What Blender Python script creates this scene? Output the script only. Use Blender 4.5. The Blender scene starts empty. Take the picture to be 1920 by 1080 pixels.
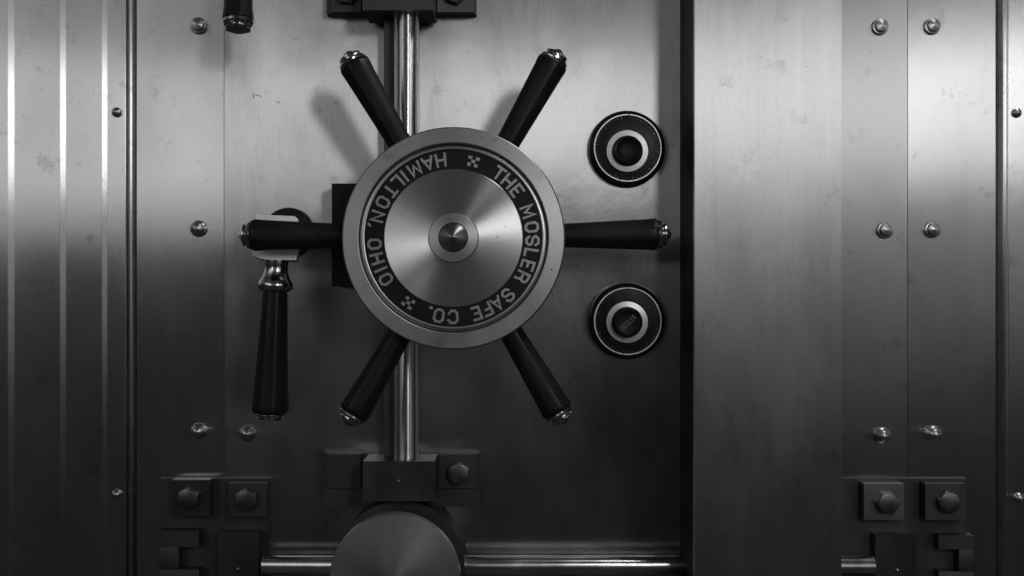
import bpy, bmesh, math, random
from mathutils import Matrix, Vector
random.seed(7)
PI = math.pi
R = math.radians
C = bpy.context.scene.collection
S = bpy.context.scene

# ---------------------------------------------------------------- camera
D = 1.4            # metres from the lens to the face of the door
K = 0.0007         # metres per photograph pixel on the face of the door
cam = bpy.data.cameras.new('camera')
cam.sensor_width = 36.0
cam.lens = 36.0 * D / (1920 * K)
cam.clip_start = 0.05
cam.clip_end = 100
camo = bpy.data.objects.new('camera', cam)
camo.location = (0, -D, 0)
camo.rotation_euler = (PI / 2, 0, 0)
C.objects.link(camo)
S.camera = camo

# ---------------------------------------------------------------- colour
S.view_settings.view_transform = 'Standard'
S.view_settings.look = 'None'
S.view_settings.exposure = 0
S.view_settings.gamma = 1
S.view_settings.use_curve_mapping = False
try:
    S.cycles.use_denoising = True
    S.cycles.denoiser = 'OPENIMAGEDENOISE'
    S.cycles.max_bounces = 8
    S.cycles.sample_clamp_indirect = 4
except Exception:
    pass

# ---------------------------------------------------------------- the dim room behind the camera
w = bpy.data.worlds.new('World')
S.world = w
w.use_nodes = True
nt = w.node_tree
nt.nodes.clear()


def N(t, kind, **kw):
    n = t.nodes.new(kind)
    for k, v in kw.items():
        setattr(n, k, v)
    return n


def mth(t, op, a, b=None, c=None, clamp=False):
    n = N(t, 'ShaderNodeMath', operation=op)
    n.use_clamp = clamp
    for i, v in enumerate((a, b, c)):
        if v is None:
            continue
        if isinstance(v, (int, float)):
            n.inputs[i].default_value = v
        else:
            t.links.new(v, n.inputs[i])
    return n.outputs[0]


def ramp(t, fac, stops, interp='EASE'):
    n = N(t, 'ShaderNodeValToRGB')
    cr = n.color_ramp
    cr.interpolation = interp
    while len(cr.elements) < len(stops):
        cr.elements.new(0.5)
    for e, (p, v) in zip(cr.elements, stops):
        e.position = p
        e.color = (v, v, v, 1)
    t.links.new(fac, n.inputs[0])
    return n.outputs[0]


tc = N(nt, 'ShaderNodeTexCoord')
sep = N(nt, 'ShaderNodeSeparateXYZ')
nt.links.new(tc.outputs['Generated'], sep.inputs[0])
X, Y, Z = sep.outputs
hyp = mth(nt, 'SQRT', mth(nt, 'ADD', mth(nt, 'MULTIPLY', X, X), mth(nt, 'MULTIPLY', Y, Y)))
hyp = mth(nt, 'MAXIMUM', hyp, 0.02)
el = mth(nt, 'DIVIDE', Z, hyp)                       # tan of elevation
az = mth(nt, 'ARCTAN2', X, mth(nt, 'MULTIPLY', Y, -1.0))   # 0 = straight behind the camera, + = right
el2 = mth(nt, 'ADD', el, mth(nt, 'SUBTRACT', mth(nt, 'MULTIPLY', az, 0.15), 0.02))
f = mth(nt, 'ADD', el2, 0.4)                          # 0.4 = eye level; ramp covers tan -0.4 .. 0.6
base = ramp(nt, f, [(0.0, 0.014), (0.25, 0.016), (0.33, 0.017), (0.40, 0.065), (0.44, 0.45), (0.50, 0.9),
                    (0.74, 1.0), (0.84, 0.30), (1.0, 0.06)], 'LINEAR')
# room falls off to the sides and behind the door


def box1(v, lo, hi, soft):
    a = mth(nt, 'DIVIDE', mth(nt, 'SUBTRACT', v, lo), soft, clamp=True)
    b = mth(nt, 'DIVIDE', mth(nt, 'SUBTRACT', hi, v), soft, clamp=True)
    return mth(nt, 'MULTIPLY', a, b)


azf = ramp(nt, mth(nt, 'ADD', mth(nt, 'DIVIDE', az, 2 * PI), 0.5),
           [(0.0, 0.05), (0.28, 0.08), (0.32, 0.12), (0.36, 0.80), (0.41, 0.50), (0.46, 0.14), (0.52, 0.08), (0.55, 0.22),
            (0.572, 0.60), (0.60, 0.50), (0.64, 0.25), (0.70, 0.08), (1.0, 0.05)], 'LINEAR')
room = mth(nt, 'ADD', mth(nt, 'MULTIPLY', base, azf), 0.0125)
win = mth(nt, 'MULTIPLY', box1(az, 0.28, 0.62, 0.05), box1(el, 0.155, 0.235, 0.012))
win2 = mth(nt, 'MULTIPLY', box1(az, -0.62, -0.22, 0.06), box1(el, 0.075, 0.11, 0.010))
tot = mth(nt, 'ADD', room, mth(nt, 'MULTIPLY', win, 0.7))
tot = mth(nt, 'ADD', tot, mth(nt, 'MULTIPLY', win2, 1.6))
bgn = N(nt, 'ShaderNodeBackground')
nt.links.new(tot, bgn.inputs[0])
bgn.inputs[1].default_value = 1.0
out = N(nt, 'ShaderNodeOutputWorld')
nt.links.new(bgn.outputs[0], out.inputs[0])


def area(name, loc, target, sx, sy, power):
    l = bpy.data.lights.new(name, 'AREA')
    l.shape = 'RECTANGLE'
    l.size = sx
    l.size_y = sy
    l.energy = power
    o = bpy.data.objects.new(name, l)
    o.location = loc
    d = Vector(target) - Vector(loc)
    o.rotation_euler = d.to_track_quat('-Z', 'Y').to_euler()
    C.objects.link(o)
    return o


area('key_lamp', (0.66, -2.0, 0.54), (-0.1, 0, 0.15), 0.15, 0.40, 4.6)
area('far_lamp', (1.75, -2.1, 0.76), (0.2, 0, 0.15), 0.30, 0.38, 0.9)
area('side_lamp', (-1.30, -2.1, 0.46), (-0.4, 0, 0.1), 0.50, 0.60, 1.2)
area('ceiling_lamp', (0.95, -0.55, 1.7), (0.2, -0.1, -0.3), 1.0, 0.22, 9)

# ---------------------------------------------------------------- mesh helpers
# local builder coordinates: x right, y up, h out of the door towards the viewer


def s(px, h=0.0):
    return px * K * (D - h) / D


def W(px, py, h=0.0):
    return Vector((s(px - 960, h), -h, s(540 - py, h)))


def obj(name, bm, mat, parent=None, loc=None, sharp=35, bevel=0.0, segs=2):
    if bevel:
        es = [e for e in bm.edges if len(e.link_faces) == 2 and e.calc_face_angle(0) > R(30)]
        bmesh.ops.bevel(bm, geom=es, offset=bevel, segments=segs, profile=0.6, affect='EDGES', clamp_overlap=True)
    bmesh.ops.recalc_face_normals(bm, faces=bm.faces)
    me = bpy.data.meshes.new(name)
    bm.to_mesh(me)
    bm.free()
    for v in me.vertices:
        x, y, h = v.co
        v.co = (x, -h, y)
    for p in me.polygons:
        p.use_smooth = True
    me.set_sharp_from_angle(angle=R(sharp))
    me.materials.append(mat)
    o = bpy.data.objects.new(name, me)
    C.objects.link(o)
    if parent is not None:
        o.parent = parent
    if loc is not None:
        o.location = loc
    return o


def thing(name, label, cat, loc=(0, 0, 0), group=None):
    o = bpy.data.objects.new(name, None)
    o.empty_display_size = 0.03
    C.objects.link(o)
    o.location = loc
    o['label'] = label
    o['category'] = cat
    if group:
        o['group'] = group
    return o


def tag(o, label, cat, group=None):
    o['label'] = label
    o['category'] = cat
    if group:
        o['group'] = group
    return o


def add_box(bm, x0, x1, y0, y1, h0, h1):
    vs = [bm.verts.new(c) for c in ((x0, y0, h0), (x1, y0, h0), (x1, y1, h0), (x0, y1, h0),
                                    (x0, y0, h1), (x1, y0, h1), (x1, y1, h1), (x0, y1, h1))]
    for f_ in ((3, 2, 1, 0), (4, 5, 6, 7), (0, 1, 5, 4), (1, 2, 6, 5), (2, 3, 7, 6), (3, 0, 4, 7)):
        bm.faces.new([vs[i] for i in f_])
    return vs


def box(x0, x1, y0, y1, h0, h1):
    bm = bmesh.new()
    add_box(bm, x0, x1, y0, y1, h0, h1)
    return bm


def pbox(org, px0, px1, py0, py1, h0, h1):
    """a block whose front face (height h1) fills this pixel rectangle, local to org"""
    a = W(px0, py1, h1) - org
    b = W(px1, py0, h1) - org
    oh = -org.y
    return box(a.x, b.x, a.z, b.z, h0 - oh, h1 - oh)


def lathe(profile, seg=64, M=None, bm=None, shape=None, cap=True):
    bm = bm or bmesh.new()
    M = M or Matrix.Identity(4)
    rings = []
    for r, h in profile:
        if r <= 1e-7:
            rings.append([bm.verts.new(M @ Vector((0, 0, h)))])
        else:
            ring = []
            for i in range(seg):
                a = 2 * PI * i / seg
                k = shape(a) if shape else 1.0
                ring.append(bm.verts.new(M @ Vector((r * k * math.cos(a), r * k * math.sin(a), h))))
            rings.append(ring)
    for A, B in zip(rings, rings[1:]):
        for i in range(seg):
            j = (i + 1) % seg
            if len(A) == 1 and len(B) == 1:
                break
            if len(A) == 1:
                bm.faces.new((A[0], B[i], B[j]))
            elif len(B) == 1:
                bm.faces.new((A[i], A[j], B[0]))
            else:
                bm.faces.new((A[i], A[j], B[j], B[i]))
    if cap:
        for rg in (rings[0], rings[-1]):
            if len(rg) > 1:
                bm.faces.new(rg)
    return bm


def extrude_profile(pts, y0, y1, hb):
    """pts: polyline (x, h) left to right; swept vertically from y0 to y1 with a back at hb"""
    bm = bmesh.new()
    full = [(pts[0][0], hb)] + list(pts) + [(pts[-1][0], hb)]
    A = [bm.verts.new((x, y0, h)) for x, h in full]
    B = [bm.verts.new((x, y1, h)) for x, h in full]
    n = len(full)
    for i in range(n):
        j = (i + 1) % n
        bm.faces.new((A[i], A[j], B[j], B[i]))
    bm.faces.new(A)
    bm.faces.new(B)
    return bm


# ---------------------------------------------------------------- materials


def metal(name, base=0.6, rough=0.3, aniso=0.0, tangent=None, mottling=0.12, rvar=0.06, bump=0.0,
          streak=(1, 1, 1), cloud=6.0, grain=0.05, metallic=1.0, smudge=0.0, sw=0.35):
    m = bpy.data.materials.new(name)
    m.use_nodes = True
    t = m.node_tree
    p = t.nodes['Principled BSDF']
    tcn = N(t, 'ShaderNodeTexCoord')
    oi = N(t, 'ShaderNodeObjectInfo')
    vadd = N(t, 'ShaderNodeVectorMath', operation='MULTIPLY_ADD')      # every plate gets its own wear pattern
    t.links.new(oi.outputs['Location'], vadd.inputs[0])
    vadd.inputs[1].default_value = (7.3, 3.1, 5.7)
    t.links.new(tcn.outputs['Object'], vadd.inputs[2])
    vec = vadd.outputs[0]
    mp = N(t, 'ShaderNodeMapping')
    mp.inputs['Scale'].default_value = streak
    t.links.new(vec, mp.inputs[0])
    # stretched polishing streaks
    n1 = N(t, 'ShaderNodeTexNoise')
    n1.inputs['Scale'].default_value = 60
    n1.inputs['Detail'].default_value = 5
    n1.inputs['Roughness'].default_value = 0.65
    t.links.new(mp.outputs[0], n1.inputs['Vector'])
    # cloudy tarnish
    n2 = N(t, 'ShaderNodeTexNoise')
    n2.inputs['Scale'].default_value = cloud
    n2.inputs['Detail'].default_value = 6
    n2.inputs['Roughness'].default_value = 0.55
    n2.inputs['Distortion'].default_value = 0.4
    mp2 = N(t, 'ShaderNodeMapping')
    mp2.inputs['Scale'].default_value = (1, 1, 0.5)
    t.links.new(vec, mp2.inputs[0])
    t.links.new(mp2.outputs[0], n2.inputs['Vector'])
    # fine grain
    n3 = N(t, 'ShaderNodeTexNoise')
    n3.inputs['Scale'].default_value = 620
    n3.inputs['Detail'].default_value = 2
    t.links.new(vec, n3.inputs['Vector'])
    c1 = mth(t, 'MULTIPLY', mth(t, 'SUBTRACT', n1.outputs[0], 0.5), mottling * sw)
    c2 = mth(t, 'MULTIPLY', mth(t, 'SUBTRACT', n2.outputs[0], 0.5), mottling * 3.2)
    c3 = mth(t, 'MULTIPLY', mth(t, 'SUBTRACT', n3.outputs[0], 0.5), grain * 3)
    g = mth(t, 'ADD', mth(t, 'ADD', c1, c2), mth(t, 'ADD', c3, 1.0))
    val = mth(t, 'MULTIPLY', g, base, clamp=True)
    if smudge:
        # dark stains, small and sparse
        n4 = N(t, 'ShaderNodeTexNoise')
        n4.inputs['Scale'].default_value = 22
        n4.inputs['Detail'].default_value = 8
        n4.inputs['Roughness'].default_value = 0.75
        t.links.new(vec, n4.inputs['Vector'])
        sp = ramp(t, n4.outputs[0], [(0.0, 1.0 - smudge), (0.30, 1.0 - smudge), (0.42, 1.0), (1.0, 1.0)], 'LINEAR')
        val = mth(t, 'MULTIPLY', val, sp)
        n5 = N(t, 'ShaderNodeTexNoise')
        n5.inputs['Scale'].default_value = 240
        n5.inputs['Detail'].default_value = 1
        t.links.new(vec, n5.inputs['Vector'])
        sp = ramp(t, n5.outputs[0], [(0.0, 0.4), (0.20, 0.45), (0.24, 1.0), (1.0, 1.0)], 'LINEAR')
        val = mth(t, 'MULTIPLY', val, sp)
    cmb = N(t, 'ShaderNodeCombineColor')
    for i in range(3):
        t.links.new(val, cmb.inputs[i])
    t.links.new(cmb.outputs[0], p.inputs['Base Color'])
    rr = mth(t, 'ADD', mth(t, 'MULTIPLY', mth(t, 'SUBTRACT', n2.outputs[0], 0.5), rvar * 4),
             mth(t, 'MULTIPLY', mth(t, 'SUBTRACT', n1.outputs[0], 0.5), rvar * 0.8))
    t.links.new(mth(t, 'ADD', rr, rough, clamp=True), p.inputs['Roughness'])
    p.inputs['Metallic'].default_value = metallic
    p.inputs['Anisotropic'].default_value = aniso
    if metallic == 0:
        p.inputs['Specular IOR Level'].default_value = 0.2
    if tangent == 'radial':
        tn = N(t, 'ShaderNodeTangent', direction_type='RADIAL', axis='Y')
        t.links.new(tn.outputs[0], p.inputs['Tangent'])
        p.inputs['Anisotropic Rotation'].default_value = 0.25
    elif tangent is not None:
        cx = N(t, 'ShaderNodeCombineXYZ')
        for i in range(3):
            cx.inputs[i].default_value = tangent[i]
        t.links.new(cx.outputs[0], p.inputs['Tangent'])
    if bump:
        b = N(t, 'ShaderNodeBump')
        b.inputs['Strength'].default_value = 1.0
        b.inputs['Distance'].default_value = bump
        hh = mth(t, 'ADD', mth(t, 'MULTIPLY', n1.outputs[0], 0.25), mth(t, 'MULTIPLY', n2.outputs[0], 5.0))
        t.links.new(hh, b.inputs['Height'])
        t.links.new(b.outputs[0], p.inputs['Normal'])
    return m


VERT = (6, 6, 0.25)
M_door = metal('brushed_door_steel', 0.58, 0.385, 1.0, (1, 0, 0), 0.55, 0.08, 0.00020, VERT, 8.0, 0.15, smudge=0.42, sw=0.6)
M_plate = metal('brushed_plate_steel', 0.63, 0.28, 1.0, (1, 0, 0), 0.26, 0.04, 0.00003, VERT, 6.0, 0.13, smudge=0.35)
M_plate2 = metal('satin_plate_steel', 0.60, 0.33, 1.0, (1, 0, 0), 0.28, 0.04, 0.00012, VERT, 6.0, 0.13, smudge=0.4)
M_plate3 = metal('dull_plate_steel', 0.58, 0.42, 0.95, (1, 0, 0), 0.28, 0.04, 0.00012, VERT, 6.0, 0.13, smudge=0.4)
M_slab = metal('streaked_post_steel', 0.61, 0.43, 0.94, (1, 0, 0), 0.36, 0.06, 0.00016, (1.0, 1.0, 0.07), 6.0, 0.09, smudge=0.3, sw=1.5)
M_back = metal('dark_backing_steel', 0.10, 0.6, 0, None, 0.2, 0.05)
M_rim = metal('matte_rim_steel', 0.43, 0.44, 0.3, 'radial', 0.22, 0.06, 0.00003, (1, 1, 1), 14, 0.10, smudge=0.3)
M_ring = metal('ring_steel', 0.5, 0.35, 0.3, 'radial', 0.15, 0.05, 0, (1, 1, 1), 14, 0.08)
M_turned = metal('turned_disc_steel', 0.66, 0.35, 0.94, 'radial', 0.16, 0.05, 0.00002, (1, 1, 1), 12, 0.08, smudge=0.2)
M_disc = metal('brushed_disc_steel', 0.45, 0.42, 0.5, 'radial', 0.18, 0.05, 0.00002, (1, 1, 1), 12, 0.08, smudge=0.2)
M_rod = metal('polished_rod_steel', 0.92, 0.28, 1.0, (0, 0, 1), 0.15, 0.04, 0, (8, 8, 0.2), 14, 0.05, smudge=0.3)
M_hrod = metal('polished_bar_steel', 0.85, 0.24, 0.6, (1, 0, 0), 0.3, 0.06, 0, (0.3, 8, 8), 25, 0.05, smudge=0.5)
M_chrome = metal('nickel_cap', 0.60, 0.16, 0, None, 0.1, 0.04, 0, (1, 1, 1), 40, 0.03)
M_bolt = metal('bolt_steel', 0.50, 0.33, 0.6, 'radial', 0.15, 0.05, 0, (1, 1, 1), 40, 0.05)
M_hex = metal('hex_bolt_steel', 0.19, 0.33, 0, None, 0.3, 0.06, 0, (1, 1, 1), 60, 0.08)
M_block2 = metal('bright_block_steel', 0.34, 0.36, 0.4, (1, 0, 0), 0.3, 0.06, 0.00003, (1, 1, 8), 15, 0.08, smudge=0.3)
M_block = metal('dull_block_steel', 0.15, 0.36, 0.4, (1, 0, 0), 0.25, 0.06, 0.00003, (1, 1, 8), 15, 0.08, smudge=0.3)
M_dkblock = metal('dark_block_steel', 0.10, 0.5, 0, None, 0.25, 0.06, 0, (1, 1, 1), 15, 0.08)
M_boss = metal('turned_boss_steel', 0.30, 0.36, 0.6, 'radial', 0.15, 0.05, 0.00002, (1, 1, 1), 30, 0.08)
M_hub = metal('worn_hub_steel', 0.9, 0.48, 0, None, 0.2, 0.06, 0.00003, (1, 1, 1), 30, 0.08)
M_gloss = metal('glossy_black', 0.02, 0.13, 0, None, 0.3, 0.05, 0, (1, 1, 1), 20, 0.1, metallic=0.0)
M_black = metal('black_enamel', 0.012, 0.45, 0, None, 0.3, 0.05, 0, (1, 1, 1), 20, 0.1, metallic=0.0)
M_grip = metal('black_grip', 0.015, 0.38, 0, None, 0.5, 0.10, 0, (1, 1, 1), 25, 0.1, metallic=0.0)
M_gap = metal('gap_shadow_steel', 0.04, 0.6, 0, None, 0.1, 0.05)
M_dring = metal('dial_ring_steel', 0.66, 0.42, 0.3, 'radial', 0.15, 0.05, 0, (1, 1, 1), 30, 0.08)
M_trim = metal('trim_ring_steel', 0.85, 0.45, 0, None, 0.1, 0.05, 0, (1, 1, 1), 30, 0.08)
M_letter = metal('letter_metal', 0.38, 0.45, 0, None, 0.2, 0.05, 0, (1, 1, 1), 80, 0.2)

# ---------------------------------------------------------------- the setting: backing behind the plates
Y0, Y1 = W(0, 1280).z, W(0, -420).z
wall = obj('wall', box(W(-160, 0).x, W(2080, 0).x, Y0 - 0.01, Y1 + 0.01, -0.12, -0.045), M_gap)
wall['kind'] = 'structure'

# ---------------------------------------------------------------- plates of the vault front


def rounded(pts, r=0.0008, n=4):
    """round the corners of an open polyline"""
    out_ = [pts[0]]
    for a, b, c in zip(pts, pts[1:], pts[2:]):
        va = Vector(a) - Vector(b)
        vc = Vector(c) - Vector(b)
        ra = min(r, va.length * 0.45)
        rc = min(r, vc.length * 0.45)
        p0 = Vector(b) + va.normalized() * ra
        p2 = Vector(b) + vc.normalized() * rc
        for i in range(n + 1):
            t_ = i / n
            q = p0 * (1 - t_) ** 2 + Vector(b) * 2 * t_ * (1 - t_) + p2 * t_ * t_
            out_.append((q.x, q.y))
    out_.append(pts[-1])
    return out_


def X_(px, h=0.0):
    return s(px - 960, h)


# stepped jamb on the left: each step drops through a slanted edge that faces the lamps
prof = [(X_(-150), 0.0110), (X_(22), 0.0110), (X_(32), 0.0070), (X_(116.5), 0.0070), (X_(126), 0.0034),
        (X_(193), 0.0034), (X_(201.5), 0.0002), (X_(236), 0.0002), (X_(236.5), -0.012), (X_(240), -0.012),
        (X_(240.5), -0.0005), (X_(245), 0.003), (X_(249), 0.0015), (X_(251), -0.004), (X_(252.5), -0.016)]
jamb = thing('stepped_jamb', 'ribbed steel jamb of narrow stepped panels left of the riveted plate', 'vault jamb', (X_(120), 0, 0), None)
obj('panel', extrude_profile([(x - X_(120), h) for x, h in rounded(prof, 0.0011, 5)], Y0, Y1, -0.04), M_plate, jamb, sharp=25)


def plate(name, label, cat, px0, px1, mat, h=0.0, hb=-0.04, tilt=0.0, bev=0.0006, py0=-420, py1=1280):
    xc = X_((px0 + px1) / 2, h)
    t = thing(name, label, cat, (xc, 0, 0))
    x0, x1 = X_(px0, h) - xc, X_(px1, h) - xc
    bm = box(x0, x1, Y0, Y1, hb, h)
    if tilt:
        for v in bm.verts:
            if abs(v.co.z - h) < 1e-6:
                v.co.z += tilt * v.co.y
    obj('panel', bm, mat, t, bevel=bev, segs=3)
    return t


pl_left = plate('frame_plate', 'plain steel frame plate with a column of three cap bolts left of the door', 'steel plate', 256.5, 419.6, M_plate)
door = plate('vault_door', 'wide cloudy steel door face behind the handwheel and dials', 'vault door', 420.6, 1330, M_door)
post = plate('hinge_post', 'thick raised steel post right of the door, with streaks and no bolts', 'steel post', 1302.5, 1578, M_slab, h=0.125, hb=0.115, bev=0.0016)
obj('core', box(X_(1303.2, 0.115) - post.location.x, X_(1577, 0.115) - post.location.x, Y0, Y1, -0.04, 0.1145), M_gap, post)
pl_mid = plate('frame_plate', 'narrow steel plate with three cap bolts directly right of the raised post', 'steel plate', 1540, 1701.3, M_plate3)
pl_right = plate('frame_plate', 'steel plate with three cap bolts second right of the post, beside the dark groove', 'steel plate', 1702.5, 1866.5, M_plate2)
rp = [(X_(1872), -0.016), (X_(1875.5), -0.004), (X_(1879), 0.002), (X_(1885), 0.0035), (X_(1888.5), 0.001), (X_(1890), -0.0008),
      (X_(1891), 0.0002), (X_(2070), 0.0002)]
edge = thing('edge_plate', 'rightmost steel strip with a rounded lip and small button bolts', 'steel strip', (X_(1960), 0, 0))
obj('panel', extrude_profile([(x - X_(1960), h) for x, h in rounded(rp, 0.0008, 4)], Y0, Y1, -0.04), M_plate, edge, sharp=25)

# ---------------------------------------------------------------- cap bolts


def cap_bolt_bm(k=1.0):
    q = K * k
    bm = lathe([(15.5 * q, -0.002), (15.5 * q, 5 * q), (14.5 * q, 7 * q), (12.2 * q, 7.6 * q), (11.4 * q, 7.2 * q), (11.2 * q, 12.5 * q),
                (10.4 * q, 14 * q), (0.3 * q, 17.5 * q), (0, 17.5 * q)], 40)
    return bm


def dome_bolt_bm(k=1.0):
    q = K * k
    return lathe([(16 * q, -0.002), (15.5 * q, 2 * q), (14.6 * q, 6 * q), (12 * q, 8 * q), (11.6 * q, 12 * q), (10 * q, 16 * q),
                  (6 * q, 19 * q), (2 * q, 20.3 * q), (0, 20.5 * q)], 40)


def small_bolt_bm():
    q = K * 0.60
    return lathe([(15.5 * q, -0.002), (15.3 * q, 6 * q), (13 * q, 10 * q), (10 * q, 12 * q), (9.4 * q, 16 * q), (4 * q, 19 * q), (0, 20 * q)], 32)


first = {}


def bolt(kind, parent, px, py, h=0.0, rot=0.0):
    loc = W(px, py, h) - parent.location
    if kind not in first:
        bmf = {'cap': cap_bolt_bm, 'dome': dome_bolt_bm, 'small': small_bolt_bm}[kind]
        o = obj('button_bolt' if kind == 'small' else 'cap_bolt', bmf(), M_bolt, parent, loc, sharp=28)
        first[kind] = o
    else:
        o = first[kind].copy()
        C.objects.link(o)
        o.parent = parent
        o.location = loc
    o.rotation_euler.y = rot
    return o


bolt('cap', pl_left, 373, 49)
bolt('dome', pl_left, 373, 429)
bolt('dome', pl_left, 373.5, 808)
bolt('dome', door, 465, 812)
bolt('cap', pl_mid, 1649, 51)
bolt('cap', pl_mid, 1658, 432)
bolt('dome', pl_mid, 1653, 816)
bolt('cap', pl_right, 1746.5, 50)
bolt('cap', pl_right, 1747, 431)
bolt('dome', pl_right, 1749, 813)
bolt('small', jamb, 220, 211)
bolt('small', jamb, 219.5, 926)
bolt('small', edge, 1905, 212)
bolt('small', edge, 1910, 933)

# ---------------------------------------------------------------- dark leaves added as the shade around the blocks; blocks with hex bolts
for lab, x0, x1 in (('dark low leaf added for the shade behind the bolted blocks at lower left', 300, 505),
                    ('dark low leaf added for the shade behind the bolted blocks at lower right', 1545, 1812)):
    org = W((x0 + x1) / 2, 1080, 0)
    t = thing('shade_leaf', lab, 'shade leaf', org)
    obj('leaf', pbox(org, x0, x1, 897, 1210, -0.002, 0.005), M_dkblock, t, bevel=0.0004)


def hex_bm(r, h0, h1):
    bm = lathe([(r, h0), (r, h1 - r * 0.22), (r * 0.97, h1 - r * 0.2)], 6, shape=None)
    bmesh.ops.bevel(bm, geom=[e for e in bm.edges], offset=r * 0.04, segments=1, affect='EDGES')
    lathe([(r * 0.865, h1 - r * 0.22), (r * 0.84, h1 - r * 0.02), (r * 0.78, h1), (0, h1 + r * 0.02)], 36, bm=bm, cap=False)
    return bm


def hexbolt(parent, org, px, py, h, rad_px, rot=0.2, mat=None):
    r = s(rad_px, h)
    o = obj('hex_bolt', hex_bm(r, -0.004, r * 0.75), mat or M_hex, parent, W(px, py, h) - org, sharp=20)
    o.rotation_euler.y = rot
    return o


GB = 'square bolted blocks near the bottom of the plates'
for lab, x0, x1, y0, y1, bx, by, base_, mat, rot in (
        ('dark square block with a hex bolt at lower left, nearer the jamb', 322, 393, 900, 968, 355, 933, 0.010, M_block, 0.55),
        ('very dark square block with a hex bolt at lower left, below the grip end', 428, 500, 906, 968, 463, 935, 0.010, M_dkblock, 0.5),
        ('bright square block with a hex bolt right of the raised post', 1620, 1695, 907, 975, 1661, 942, 0.012, M_block2, 0.1),
        ('dark square block with a hex bolt at far lower right', 1735, 1810, 907, 975, 1775, 940, 0.012, M_dkblock, 0.3)):
    org = W((x0 + x1) / 2, (y0 + y1) / 2, 0)
    t = thing('bolted_block', lab, 'bolted block', org, GB)
    obj('body', pbox(org, x0, x1, y0, y1, 0.004, 0.024), mat, t, bevel=0.0006)
    hexbolt(t, org, bx, by, 0.024, 22, rot)

GL = 'tall hinge blocks cut by the bottom of the photo'
for lab, x0, x1, y0, mat, notch, scr in (
        ('dark tall hinge block with a notch, leftmost at the bottom edge', 298, 373, 995, M_dkblock, (335, 1026, 1068), None),
        ('dull grey tall hinge block with one tiny screw at lower left', 409, 485, 998, M_block, None, (447, 1067)),
        ('dull grey tall hinge block with one tiny screw beside the raised post', 1641, 1718, 1003, M_block, None, (1682, 1070)),
        ('dark tall hinge block, rightmost at the bottom edge', 1760, 1826, 1004, M_dkblock, (1760, 1030, 1072), None)):
    org = W((x0 + x1) / 2, 1080, 0)
    t = thing('hinge_block', lab, 'hinge block', org, GL)
    if notch:
        bm = pbox(org, x0, x1, y0, notch[1], 0.004, 0.022)
        b2 = pbox(org, *( (x0, notch[0]) if notch[0] > x0 + 5 else (x0 + 38, x1)), notch[1] + 0.3, notch[2] - 0.3, 0.004, 0.022)
        b3 = pbox(org, x0, x1, notch[2], 1210, 0.004, 0.022)
        for b_ in (b2, b3):
            me_ = bpy.data.meshes.new('tmp')
            b_.to_mesh(me_)
            bm.from_mesh(me_)
            b_.free()
            bpy.data.meshes.remove(me_)
        obj('body', bm, mat, t, bevel=0.0004)
    else:
        obj('body', pbox(org, x0, x1, y0, 1210, 0.004, 0.022), mat, t, bevel=0.0006)
    if scr:
        obj('screw', lathe([(s(4.5), -0.001), (s(4.2), 0.0012), (s(2.5), 0.0026), (0, 0.003)], 20), M_chrome, t, W(scr[0], scr[1], 0.022) - org)

# ---------------------------------------------------------------- vertical rod and its brackets
HR = 0.045
org = W(762, 440, HR)
rod = thing('lifting_rod', 'polished upright steel rod on a dark bar, running behind the handwheel between two brackets', 'rod', org)
obj('rod', lathe([(s(22, HR), -0.31), (s(23, HR), -0.308), (s(23, HR), 0.308), (s(22, HR), 0.31)], 64, Matrix.Rotation(-PI / 2, 4, 'X')), M_rod, rod)
obj('guide_bar', pbox(org, 720, 783, 15, 865, 0.004, 0.028), M_dkblock, rod, bevel=0.001)


def bracket(lab, flip):
    sg = -1 if flip else 1
    org = W(750, -30 if flip else 905, 0)
    t = thing('rod_bracket', lab, 'bracket', org, 'brackets that hold the upright rod')
    if flip:
        obj('base_plate', pbox(org, 612, 893, -85, 26, 0.0, 0.016), M_dkblock, t, bevel=0.0008)
        obj('clamp', pbox(org, 680, 812, -80, 19, 0.010, 0.075), M_dkblock, t, bevel=0.001)
        obj('side_pad', pbox(org, 820, 889, -80, 22.5, 0.010, 0.024), M_block, t, bevel=0.0012)
        obj('side_pad', pbox(org, 620, 677, -80, 22.5, 0.010, 0.024), M_dkblock, t, bevel=0.0012)
        hexbolt(t, org, 853, -11, 0.024, 22, 0.3, M_dkblock)
        hexbolt(t, org, 650, -11, 0.024, 22, 0.1, M_dkblock)
    else:
        obj('base_plate', pbox(org, 606, 900, 850, 950, 0.0, 0.014), M_dkblock, t, bevel=0.0008)
        obj('clamp', pbox(org, 680, 815, 865, 940, 0.010, 0.075), M_block, t, bevel=0.0007)
        obj('side_pad', pbox(org, 822, 893, 852, 915, 0.010, 0.022), M_dkblock, t, bevel=0.0006)
        obj('side_pad', pbox(org, 612, 676, 852, 915, 0.010, 0.022), M_dkblock, t, bevel=0.0006)
        hexbolt(t, org, 860, 886, 0.022, 22, 0.55)
        obj('screw', lathe([(s(6), -0.001), (s(6), 0.0006), (s(3.2), 0.0007), (s(3), 0.0022), (0, 0.0028)], 24), M_hex, t, W(747.5, 903, 0.075) - org)
    return t


bracket('dark bracket at the top edge clamping the upper end of the rod', True)
bracket('dark bracket with a plain rectangular clamp below the lower end of the rod', False)

# ---------------------------------------------------------------- horizontal bar along the bottom
HB = 0.030
org = W(1065, 1060, HB)
bar = obj('locking_bar', lathe([(s(17, HB), -0.392), (s(18, HB), -0.391), (s(18, HB), 0.391), (s(17, HB), 0.392)], 48,
                               Matrix.Rotation(PI / 2, 4, 'Y')), M_hrod, None, org)
tag(bar, 'polished steel bar lying level along the bottom behind the round knob', 'bar')

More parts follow.
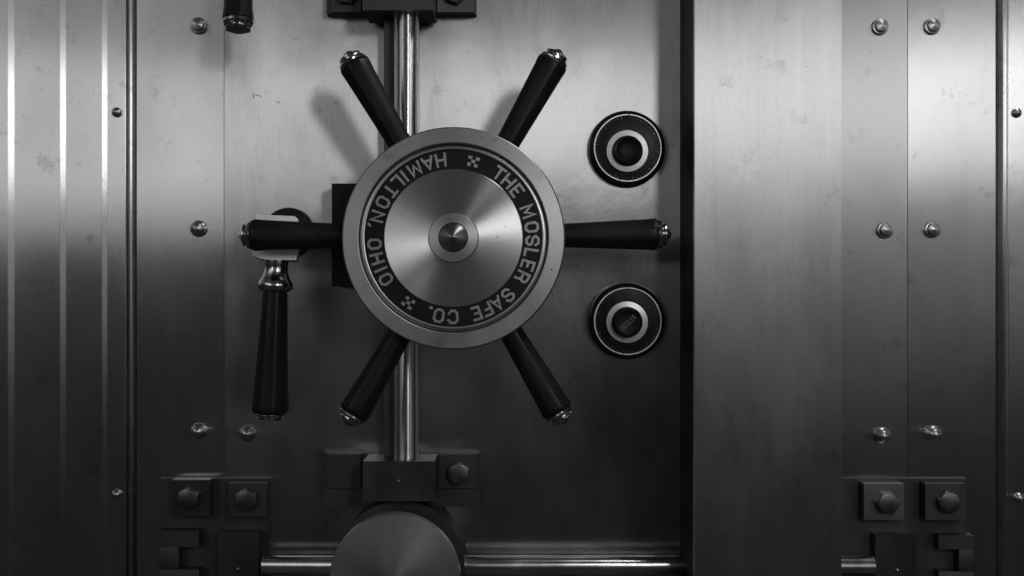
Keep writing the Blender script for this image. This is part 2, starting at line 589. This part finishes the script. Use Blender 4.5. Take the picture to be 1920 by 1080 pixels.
# ---------------------------------------------------------------- big round knob at the bottom
HK = 0.12
org = W(742, 1082, 0)
c = W(740, 1086, HK)
org = Vector((c.x, 0, c.z))
t = thing('round_knob', 'large plain round steel knob cut by the bottom edge below the bracket', 'knob', org)
rk = s(122.5, HK)
obj('knob_face', lathe([(rk * 0.985, HK - 0.016), (rk, HK - 0.0145), (rk, HK - 0.001), (rk * 0.993, HK), (0, HK + 0.0005)], 128), M_disc, t)
obj('stem', lathe([(rk * 0.5, 0.05), (rk * 0.5, HK - 0.016)], 64, cap=False), M_dkblock, t)
obj('flange', lathe([(rk * 1.04, 0.0), (rk * 1.04, 0.046), (rk * 1.02, 0.050), (rk * 0.5, 0.0505)], 128), M_dkblock, t)

# ---------------------------------------------------------------- housing behind the wheel
HH = 0.048
org = W(815, 440, 0)
hs = obj('gear_housing', pbox(org, 622, 1005, 344, 537, 0.0, HH), M_black, None, org, bevel=0.006, segs=4)
tag(hs, 'black square housing mostly hidden behind the handwheel', 'housing')

# ---------------------------------------------------------------- block letters
G = {  # strokes on a 4 x 6 grid
    'T': (4, [[(0, 6), (4, 6)], [(2, 6), (2, 0)]]),
    'H': (4, [[(0, 0), (0, 6)], [(4, 0), (4, 6)], [(0, 3), (4, 3)]]),
    'E': (3.4, [[(3.4, 6), (0, 6), (0, 0), (3.4, 0)], [(0, 3), (2.4, 3)]]),
    'M': (5, [[(0, 0), (0.3, 6), (2.5, 1.4), (4.7, 6), (5, 0)]]),
    'O': (4, [[(1.1, 0), (2.9, 0), (4, 1.2), (4, 4.8), (2.9, 6), (1.1, 6), (0, 4.8), (0, 1.2), (1.1, 0)]]),
    'S': (4, [[(3.9, 4.7), (2.9, 6), (1.1, 6), (0, 4.9), (0, 4.1), (0.8, 3.2), (3.2, 2.8), (4, 1.9), (4, 1.1), (2.9, 0), (1.1, 0), (0.1, 1.3)]]),
    'L': (3.2, [[(0, 6), (0, 0), (3.2, 0)]]),
    'R': (3.8, [[(0, 0), (0, 6), (2.7, 6), (3.8, 5.2), (3.8, 3.8), (2.8, 2.9), (0, 2.9)], [(2.5, 2.9), (3.6, 2.0), (3.9, 0)]]),
    'A': (4.4, [[(0, 0), (2.2, 6), (4.4, 0)], [(0.75, 1.7), (3.65, 1.7)]]),
    'F': (3.4, [[(3.4, 6), (0, 6), (0, 0)], [(0, 3), (2.5, 3)]]),
    'C': (4, [[(4, 1.4), (2.9, 0), (1.1, 0), (0, 1.2), (0, 4.8), (1.1, 6), (2.9, 6), (4, 4.6)]]),
    'I': (0, [[(0, 0), (0, 6)]]),
    'N': (4, [[(0, 0), (0, 6), (4, 0), (4, 6)]]),
}


def stroke(bm, pts, wd, h0, h1, T):
    """mitred ribbon along pts, extruded h0..h1, mapped through T"""
    closed = pts[0] == pts[-1]
    P = [Vector(p) for p in (pts[:-1] if closed else pts)]
    n = len(P)
    L, Rr = [], []
    for i, p in enumerate(P):
        a = P[i - 1] if (i > 0 or closed) else None
        b = P[(i + 1) % n] if (i < n - 1 or closed) else None
        d1 = (p - a).normalized() if a is not None else None
        d2 = (b - p).normalized() if b is not None else None
        if d1 is None:
            q = p - d2 * wd * 0.42
            nn = Vector((-d2.y, d2.x))
            L.append(q + nn * wd / 2); Rr.append(q - nn * wd / 2)
        elif d2 is None:
            q = p + d1 * wd * 0.42
            nn = Vector((-d1.y, d1.x))
            L.append(q + nn * wd / 2); Rr.append(q - nn * wd / 2)
        else:
            n1_ = Vector((-d1.y, d1.x)); n2_ = Vector((-d2.y, d2.x))
            m_ = (n1_ + n2_)
            m_ = m_.normalized() if m_.length > 0.05 else n1_
            k = min(1.0 / max(m_.dot(n1_), 0.3), 1.9)
            L.append(p + m_ * wd / 2 * k); Rr.append(p - m_ * wd / 2 * k)
    def V(q, h):
        x, y = T(q)
        return bm.verts.new((x, y, h))
    LT = [V(q, h1) for q in L]; RT = [V(q, h1) for q in Rr]
    LB = [V(q, h0) for q in L]; RB = [V(q, h0) for q in Rr]
    m_ = n if closed else n - 1
    for i in range(m_):
        j = (i + 1) % n
        bm.faces.new((LT[i], RT[i], RT[j], LT[j]))
        bm.faces.new((LT[i], LT[j], LB[j], LB[i]))
        bm.faces.new((RT[j], RT[i], RB[i], RB[j]))
    if not closed:
        bm.faces.new((LT[0], LB[0], RB[0], RT[0]))
        bm.faces.new((LT[-1], RT[-1], RB[-1], LB[-1]))


def glyph(bm, ch, place, cell, wd, h):
    wdt, strokes = G[ch]
    for k, st in enumerate(strokes):
        pts = [((x - wdt / 2) * cell[0], (y - 3) * cell[1]) for x, y in st]
        stroke(bm, pts, wd, h - 0.0006, h + 0.0003 - k * 0.00008, place)


# ---------------------------------------------------------------- the handwheel
HW_ = 0.17                    # height of the face
u = K * (D - HW_) / D         # metres per pixel on the face
c = W(850, 445.5, HW_)
org = Vector((c.x, 0, c.z))
wheel = thing('handwheel', 'large six-spoked handwheel with a lettered round steel face', 'handwheel', org)
wheel.rotation_euler.x = -R(2.0)
wheel.location.z -= HW_ * math.sin(R(2.0))
obj('rim', lathe([(176.8 * u, HW_ - 0.006), (178.2 * u, HW_ - 0.0006), (180 * u, HW_), (207 * u, HW_ - 0.001), (209.2 * u, HW_ - 0.0022), (210 * u, HW_ - 0.0045),
                  (210 * u, HW_ - 0.024), (206 * u, HW_ - 0.028), (100 * u, HW_ - 0.028)], 160, cap=False), M_rim, wheel, sharp=9)
obj('inner_ring', lathe([(176.2 * u, HW_ - 0.008), (176 * u, HW_ - 0.0035), (174.5 * u, HW_ - 0.0022), (169 * u, HW_ - 0.0012), (167.4 * u, HW_ - 0.0016),
                         (166.6 * u, HW_ - 0.006)], 160, cap=False), M_ring, wheel, sharp=40)
obj('letter_band', lathe([(176.3 * u, HW_ - 0.0075), (166.9 * u, HW_ - 0.0052), (166.5 * u, HW_ - 0.0032), (131 * u, HW_ - 0.0030), (130.5 * u, HW_ - 0.008)], 160, cap=False), M_black, wheel)
obj('turned_disc', lathe([(130.4 * u, HW_ - 0.008), (130.4 * u, HW_ - 0.0022), (129.2 * u, HW_ - 0.0014), (47.6 * u, HW_ + 0.0002), (47.0 * u, HW_ - 0.0008), (46.4 * u, HW_ + 0.0003),
                          (28.0 * u, HW_ + 0.0008), (27.4 * u, HW_ - 0.0006), (0, HW_ - 0.0006)], 160, cap=False), M_turned, wheel, sharp=20)
obj('boss_ring', lathe([(46.6 * u, HW_ - 0.002), (46.5 * u, HW_ + 0.0018), (45.6 * u, HW_ + 0.0026), (28.0 * u, HW_ + 0.0034), (27.2 * u, HW_ + 0.0010)], 96, cap=False), M_disc, wheel, sharp=25)
obj('centre_cone', lathe([(26.9 * u, HW_ - 0.002), (26.7 * u, HW_ + 0.0034), (25.0 * u, HW_ + 0.0052), (18 * u, HW_ + 0.0085), (9 * u, HW_ + 0.0120), (1.2 * u, HW_ + 0.0148), (0, HW_ + 0.015)], 96, cap=False), M_boss, wheel, sharp=25)
obj('hub', lathe([(70 * u, HH), (70 * u, 0.095), (95 * u, 0.105), (100 * u, HW_ - 0.028)], 96, cap=False), M_black, wheel)

bm = bmesh.new()
RM = 148.7


def place_out(deg, ox=0.0):
    a = R(deg)
    def T(q):  # q in px, baseline inward, reads clockwise; bent round the arc
        aa = a - (q[0] + ox) / RM
        rr = RM + q[1]
        return rr * u * math.cos(aa), rr * u * math.sin(aa)
    return T


def place_in(deg, ox=0.0):
    a = R(deg)
    def T(q):  # tops inward, reads counter-clockwise
        aa = a + (q[0] + ox) / RM
        rr = RM - q[1]
        return rr * u * math.cos(aa), rr * u * math.sin(aa)
    return T


HL = HW_ - 0.0030
cell = (4.0, 3.75)
WD = 4.7
for ch, deg in (('T', 54.9), ('H', 46.0), ('E', 36.6), ('M', 19.6), ('O', 7.8), ('S', -2.1), ('L', -11.2), ('E', -20.2), ('R', -29.4),
                ('S', -46.5), ('A', -56.2), ('F', -64.6), ('E', -73.0), ('C', -90.3), ('O', -100.5)):
    glyph(bm, ch, place_out(deg), cell, WD, HL)
for ch, deg in (('H', 99.3), ('A', 108.8), ('M', 119.3), ('I', 128.4), ('L', 134.9), ('T', 143.1), ('O', 153.2), ('N', 164.4),
                ('O', 184.6), ('H', 195.3), ('I', 203.6), ('O', 211.6)):
    glyph(bm, ch, place_in(deg), cell, WD, HL)
stroke(bm, [(-1.6, -11.0), (1.6, -11.0)], 4.6, HL - 0.0006, HL + 0.0003, place_out(-107.6))
stroke(bm, [(0.8, -9.4), (-1.6, -13.6)], 4.0, HL - 0.0006, HL + 0.0003, place_in(171.3))
for deg in (75.6, -124.6):
    for i, j in ((-1, 1), (1, 1), (0, 0), (-1, -1), (1, -1)):
        stroke(bm, [(i * 6.9 - 1.0, j * 6.6), (i * 6.9 + 1.0, j * 6.6)], 6.0, HL - 0.0006, HL + 0.0003, place_out(deg))
obj('lettering', bm, M_letter, wheel, sharp=30)


def oct_shape(a):
    m_ = (a % (PI / 4)) - PI / 8
    return 0.55 * (math.cos(PI / 8) / math.cos(m_)) + 0.45


def cap_profile(q, t0, rr):
    return [(rr * 0.80 * q, (t0 - 4) * q), (rr * 0.96 * q, (t0 - 1) * q), (rr * 0.98 * q, (t0 + 2) * q), (rr * 0.90 * q, (t0 + 5.5) * q), (rr * 0.70 * q, (t0 + 7) * q),
            (rr * 0.70 * q, (t0 + 9.5) * q), (rr * 0.78 * q, (t0 + 11) * q), (rr * 0.76 * q, (t0 + 14) * q), (rr * 0.52 * q, (t0 + 17) * q), (rr * 0.10 * q, (t0 + 24) * q), (0, (t0 + 25) * q)]


HS = 0.138                    # height of the spokes
us = K * (D - HS) / D
grip0 = None
Mx = Matrix.Rotation(PI / 2, 4, 'Y') @ Matrix.Rotation(PI / 8, 4, 'Z')    # h axis -> +x
for a in (0.7, 60.8, 120.3, 179.5, 240.4, 300.6):
    if grip0 is None:
        g0 = obj('spoke', lathe([(19 * us, 70 * us), (22.8 * us, 190 * us), (26.2 * us, 275 * us), (30.0 * us, 361 * us), (31.0 * us, 371 * us),
                                 (30.6 * us, 376 * us), (27.8 * us, 380 * us), (25 * us, 382 * us)], 64, Mx, shape=oct_shape), M_grip, wheel, (0, -HS, 0), sharp=40)
        c0 = obj('end_cap', lathe(cap_profile(us, 381.5, 27.5), 48, Mx), M_chrome, g0, (0, 0, 0), sharp=28)
        grip0 = g0
        g_ = g0
    else:
        g_ = g0.copy(); C.objects.link(g_); g_.parent = wheel
        e_ = c0.copy(); C.objects.link(e_); e_.parent = g_
    g_.rotation_euler = (0, -R(a), 0)
    g_.location.z = 5.5 * us

# ---------------------------------------------------------------- lever handles
Mdown = Matrix.Rotation(PI / 2, 4, 'X')     # h axis -> -y (hanging down)


def lever(label, hub_px, hub_py, rose_px, rose_py, k, tilt, hl=0.095, neck_tilt=0.0):
    q = K * (D - hl) / D * k
    c_ = W(hub_px, hub_py, hl)
    org = Vector((c_.x, 0, c_.z))
    t = thing('lever_handle', label, 'lever handle', org, 'black lever handles on the left of the door')
    rl = W(rose_px, rose_py, 0.012) - org
    obj('rosette', lathe([(47 * K * k, -0.002 - 0.0), (47 * K * k, 0.006), (44 * K * k, 0.010), (30 * K * k, 0.0125), (27 * K * k, 0.018), (24 * K * k, 0.022), (0, 0.022)], 72), M_black, t,
        (rl.x, 0, rl.z))
    obj('shaft', lathe([(20 * K * k, 0.02), (20 * K * k, hl - 0.03)], 40), M_dkblock, t, (rl.x * 0.7, 0, rl.z * 0.7))
    bm = bmesh.new()
    # worn eight-cornered hub block
    o_ = [(-38, 30), (-36, 42), (34, 39), (40, 34), (39, -32), (37, -43), (-10, -43), (-30, -40), (-43, -34)]
    A = [bm.verts.new((x * q, y * q, hl - 0.020)) for x, y in o_]
    B = [bm.verts.new((x * q, y * q, hl + 0.010)) for x, y in o_]
    for i in range(len(o_)):
        j = (i + 1) % len(o_)
        bm.faces.new((A[i], A[j], B[j], B[i]))
    bm.faces.new(A); bm.faces.new(B)
    hb_ = obj('hub_block', bm, M_hub, t, bevel=0.0009)
    hb_.rotation_euler = (R(-4), 0, R(7))
    pv = Vector((0, -hl, 0))
    hb_.location = pv - hb_.rotation_euler.to_matrix() @ pv
    nk = obj('neck', lathe([(22 * q, 34 * q), (23.5 * q, 42 * q), (21.5 * q, 52 * q), (22 * q, 64 * q), (27 * q, 76 * q), (32 * q, 84 * q), (33 * q, 90 * q), (31.5 * q, 96 * q), (26 * q, 100 * q), (20 * q, 102 * q)], 64, Mdown),
             M_chrome, t, (0, -hl + 0.004, 0), sharp=40)
    nk.rotation_euler = (0, R(tilt), 0)
    gr = obj('grip', lathe([(22 * q, 99 * q), (23.5 * q, 110 * q), (29 * q, 230 * q), (34 * q, 312 * q), (35 * q, 320 * q), (34 * q, 326 * q), (30 * q, 330 * q), (27 * q, 331 * q)], 64,
                           Mdown @ Matrix.Rotation(PI / 8, 4, 'Z'), shape=oct_shape), M_grip, t, (0, -hl + 0.004, 0), sharp=40)
    gr.rotation_euler = (0, R(tilt), 0)
    obj('end_cap', lathe([(27 * q, 328 * q), (28 * q, 331 * q), (27 * q, 334 * q), (22 * q, 335 * q), (22 * q, 337 * q), (24 * q, 338.5 * q), (22 * q, 341 * q), (10 * q, 342 * q), (0, 343 * q)], 48, Mdown), M_chrome, gr)
    return t


lever('black lever handle hanging from a worn hub behind the left spoke', 519, 446, 539, 436, 1.0, 2.4)
# its upper neighbour: only the grip end hangs into the picture
q = K * (D - 0.10) / D
c_ = W(450, -250, 0.10)
org = Vector((c_.x, 0, c_.z))
t = thing('lever_handle', 'black grip end with a nickel cap hanging in from the top edge', 'lever handle', org, 'black lever handles on the left of the door')
gr = obj('grip', lathe([(20 * q, 0 * q), (24.5 * q, 220 * q), (26.5 * q, 272 * q), (29 * q, 289 * q), (29 * q, 293 * q), (27.5 * q, 295 * q)], 64,
                       Mdown @ Matrix.Rotation(PI / 8, 4, 'Z'), shape=oct_shape), M_grip, t, (0, -0.10, 0), sharp=40)
gr.rotation_euler = (R(-4), R(-0.4), 0)
obj('end_cap', lathe([(24 * q, 292 * q), (27.8 * q, 294 * q), (28.3 * q, 299 * q), (26 * q, 303 * q), (22 * q, 304.5 * q), (22.5 * q, 307 * q), (24.5 * q, 309 * q), (23 * q, 313 * q), (14 * q, 316 * q), (8 * q, 318 * q), (0, 319 * q)], 48, Mdown),
    M_chrome, gr, sharp=28)
obj('shaft', lathe([(22 * q, -0.002), (22 * q, 0.098)], 40), M_dkblock, t, (0, 0, 0))

# ---------------------------------------------------------------- combination dials
LETS = {'M': 0, 'O': 1, 'S': 2, 'L': 3, 'E': 4, 'R': 5}
for lab, px, py, n1_, n2_, word, kp in (
        ('upper combination dial with a glossy hollow knob and bright steel ring', 1174.5, 280.5, 88, 256, False, (1176.5, 283)),
        ('lower combination dial with an engraved knob and dim steel ring', 1174.5, 601.5, 91, 261, True, (1176, 604))):
    org = W(px, py, 0)
    t = thing('combination_dial', lab, 'dial', org, 'combination dials on the right of the door')
    obj('bezel', lathe([(71.5 * K, -0.002), (71.5 * K, 0.006), (70.2 * K, 0.010), (68.6 * K, 0.0118), (66.5 * K, 0.0132), (64.5 * K, 0.0141), (62.5 * K, 0.0146), (60 * K, 0.0125)], 128, cap=False), M_gloss, t, sharp=50)
    bm = bmesh.new()
    ss = [(n1_ - 0.7, n2_ - 360 + 0.7), (n2_ - 0.7, n1_ + 0.7)]
    for a1, a0 in ss:
        seg = 72
        prev = None
        prf = [(59.9, 0.012), (60.1, 0.0168), (60.7, 0.0174), (62.3, 0.0174), (63.0, 0.0166), (63.2, 0.012)]
        for i in range(seg + 1):
            a = R(a0 + (a1 - a0) * i / seg)
            ring = [bm.verts.new((r * K * math.cos(a), r * K * math.sin(a), h)) for r, h in prf]
            if prev:
                for j in range(len(prf) - 1):
                    bm.faces.new((prev[j], ring[j], ring[j + 1], prev[j + 1]))
            prev = ring
    obj('trim_ring', bm, M_trim, t, sharp=30)
    face = obj('dial_face', lathe([(60.2 * K, 0.008), (60.2 * K, 0.0132), (42 * K, 0.0150), (39 * K, 0.0150), (0, 0.0150)], 128, cap=False), M_grip, t)
    bm = bmesh.new()
    for i in range(50):
        a = R(90 - i * 7.2 + (4 if word else 11))
        r0, r1 = (54, 58) if i % 5 == 0 else (56.3, 58)
        ca, sa = math.cos(a), math.sin(a)
        def T(qv, ca=ca, sa=sa):
            return (qv[0] * ca - qv[1] * sa) * K, (qv[0] * sa + qv[1] * ca) * K
        stroke(bm, [(r0, 0), (r1, 0)], 0.45, 0.0125, 0.01395, T)
    obj('tick_marks', bm, M_letter, t)
    hk = 0.030
    uk = K * (D - 0.02) / D
    kl = W(kp[0], kp[1], 0.02) - org
    obj('steel_ring', lathe([(39.6 * uk, 0.014), (39.6 * uk, 0.0185), (38.8 * uk, 0.0195), (29 * uk, 0.0203), (28 * uk, 0.0195), (27.8 * uk, 0.014)], 96, cap=False), M_dring, t, (kl.x, 0, kl.z))
    kn = obj('knob', lathe([(28.5 * uk, 0.014), (27.0 * uk, 0.024), (26 * uk, 0.031), (24.5 * uk, 0.0335), (22.5 * uk, 0.0345), (20.5 * uk, 0.0335), (17 * uk, 0.0318), (10 * uk, 0.0308), (0, 0.0304)] if not word else
                            [(28.5 * uk, 0.014), (28.0 * uk, 0.024), (27 * uk, 0.031), (25.5 * uk, 0.0335), (23.0 * uk, 0.0342), (21.5 * uk, 0.0334), (10 * uk, 0.0333), (0, 0.0333)],
                            96, cap=False), M_black, t, (kl.x, 0, kl.z), sharp=50)
    obj('knob_highlight_ring', lathe([(24.6 * uk, 0.0330), (24.2 * uk, 0.0352), (23.4 * uk, 0.0357), (22.6 * uk, 0.0350), (22.2 * uk, 0.0330)], 96, cap=False), M_block2, kn)  # thin brighter ring added to stand for the highlight round the knob
    if word:
        bm = bmesh.new()
        a = R(42)
        ca, sa = math.cos(a), math.sin(a)
        for i, ch in enumerate('MOSLER'):
            def T(qv, i=i):
                x_, y_ = qv[0] + (i - 2.5) * 5.9, qv[1]
                return (x_ * ca - y_ * sa) * uk, (x_ * sa + y_ * ca) * uk
            wdt, strokes = G[ch]
            for k_, st in enumerate(strokes):
                stroke(bm, [((x - wdt / 2) * 0.9, (y - 3) * 1.5) for x, y in st], 0.7, 0.0325, 0.03362 - k_ * 0.00003, T)
        obj('engraving', bm, M_block2, kn)

# small nicks on the door skin
bm = bmesh.new()
for pts in ([(474, 177), (476, 181), (475, 184)], [(477, 177), (484, 179), (491, 181)], [(519, 190), (524, 192), (521, 194)]):
    P_ = [((x - 875.3), (540 - y)) for x, y in pts]
    stroke(bm, P_, 1.0, -0.0005, 0.0003, lambda qv: (qv[0] * K, qv[1] * K))
obj('scratch', bm, M_gap, door)
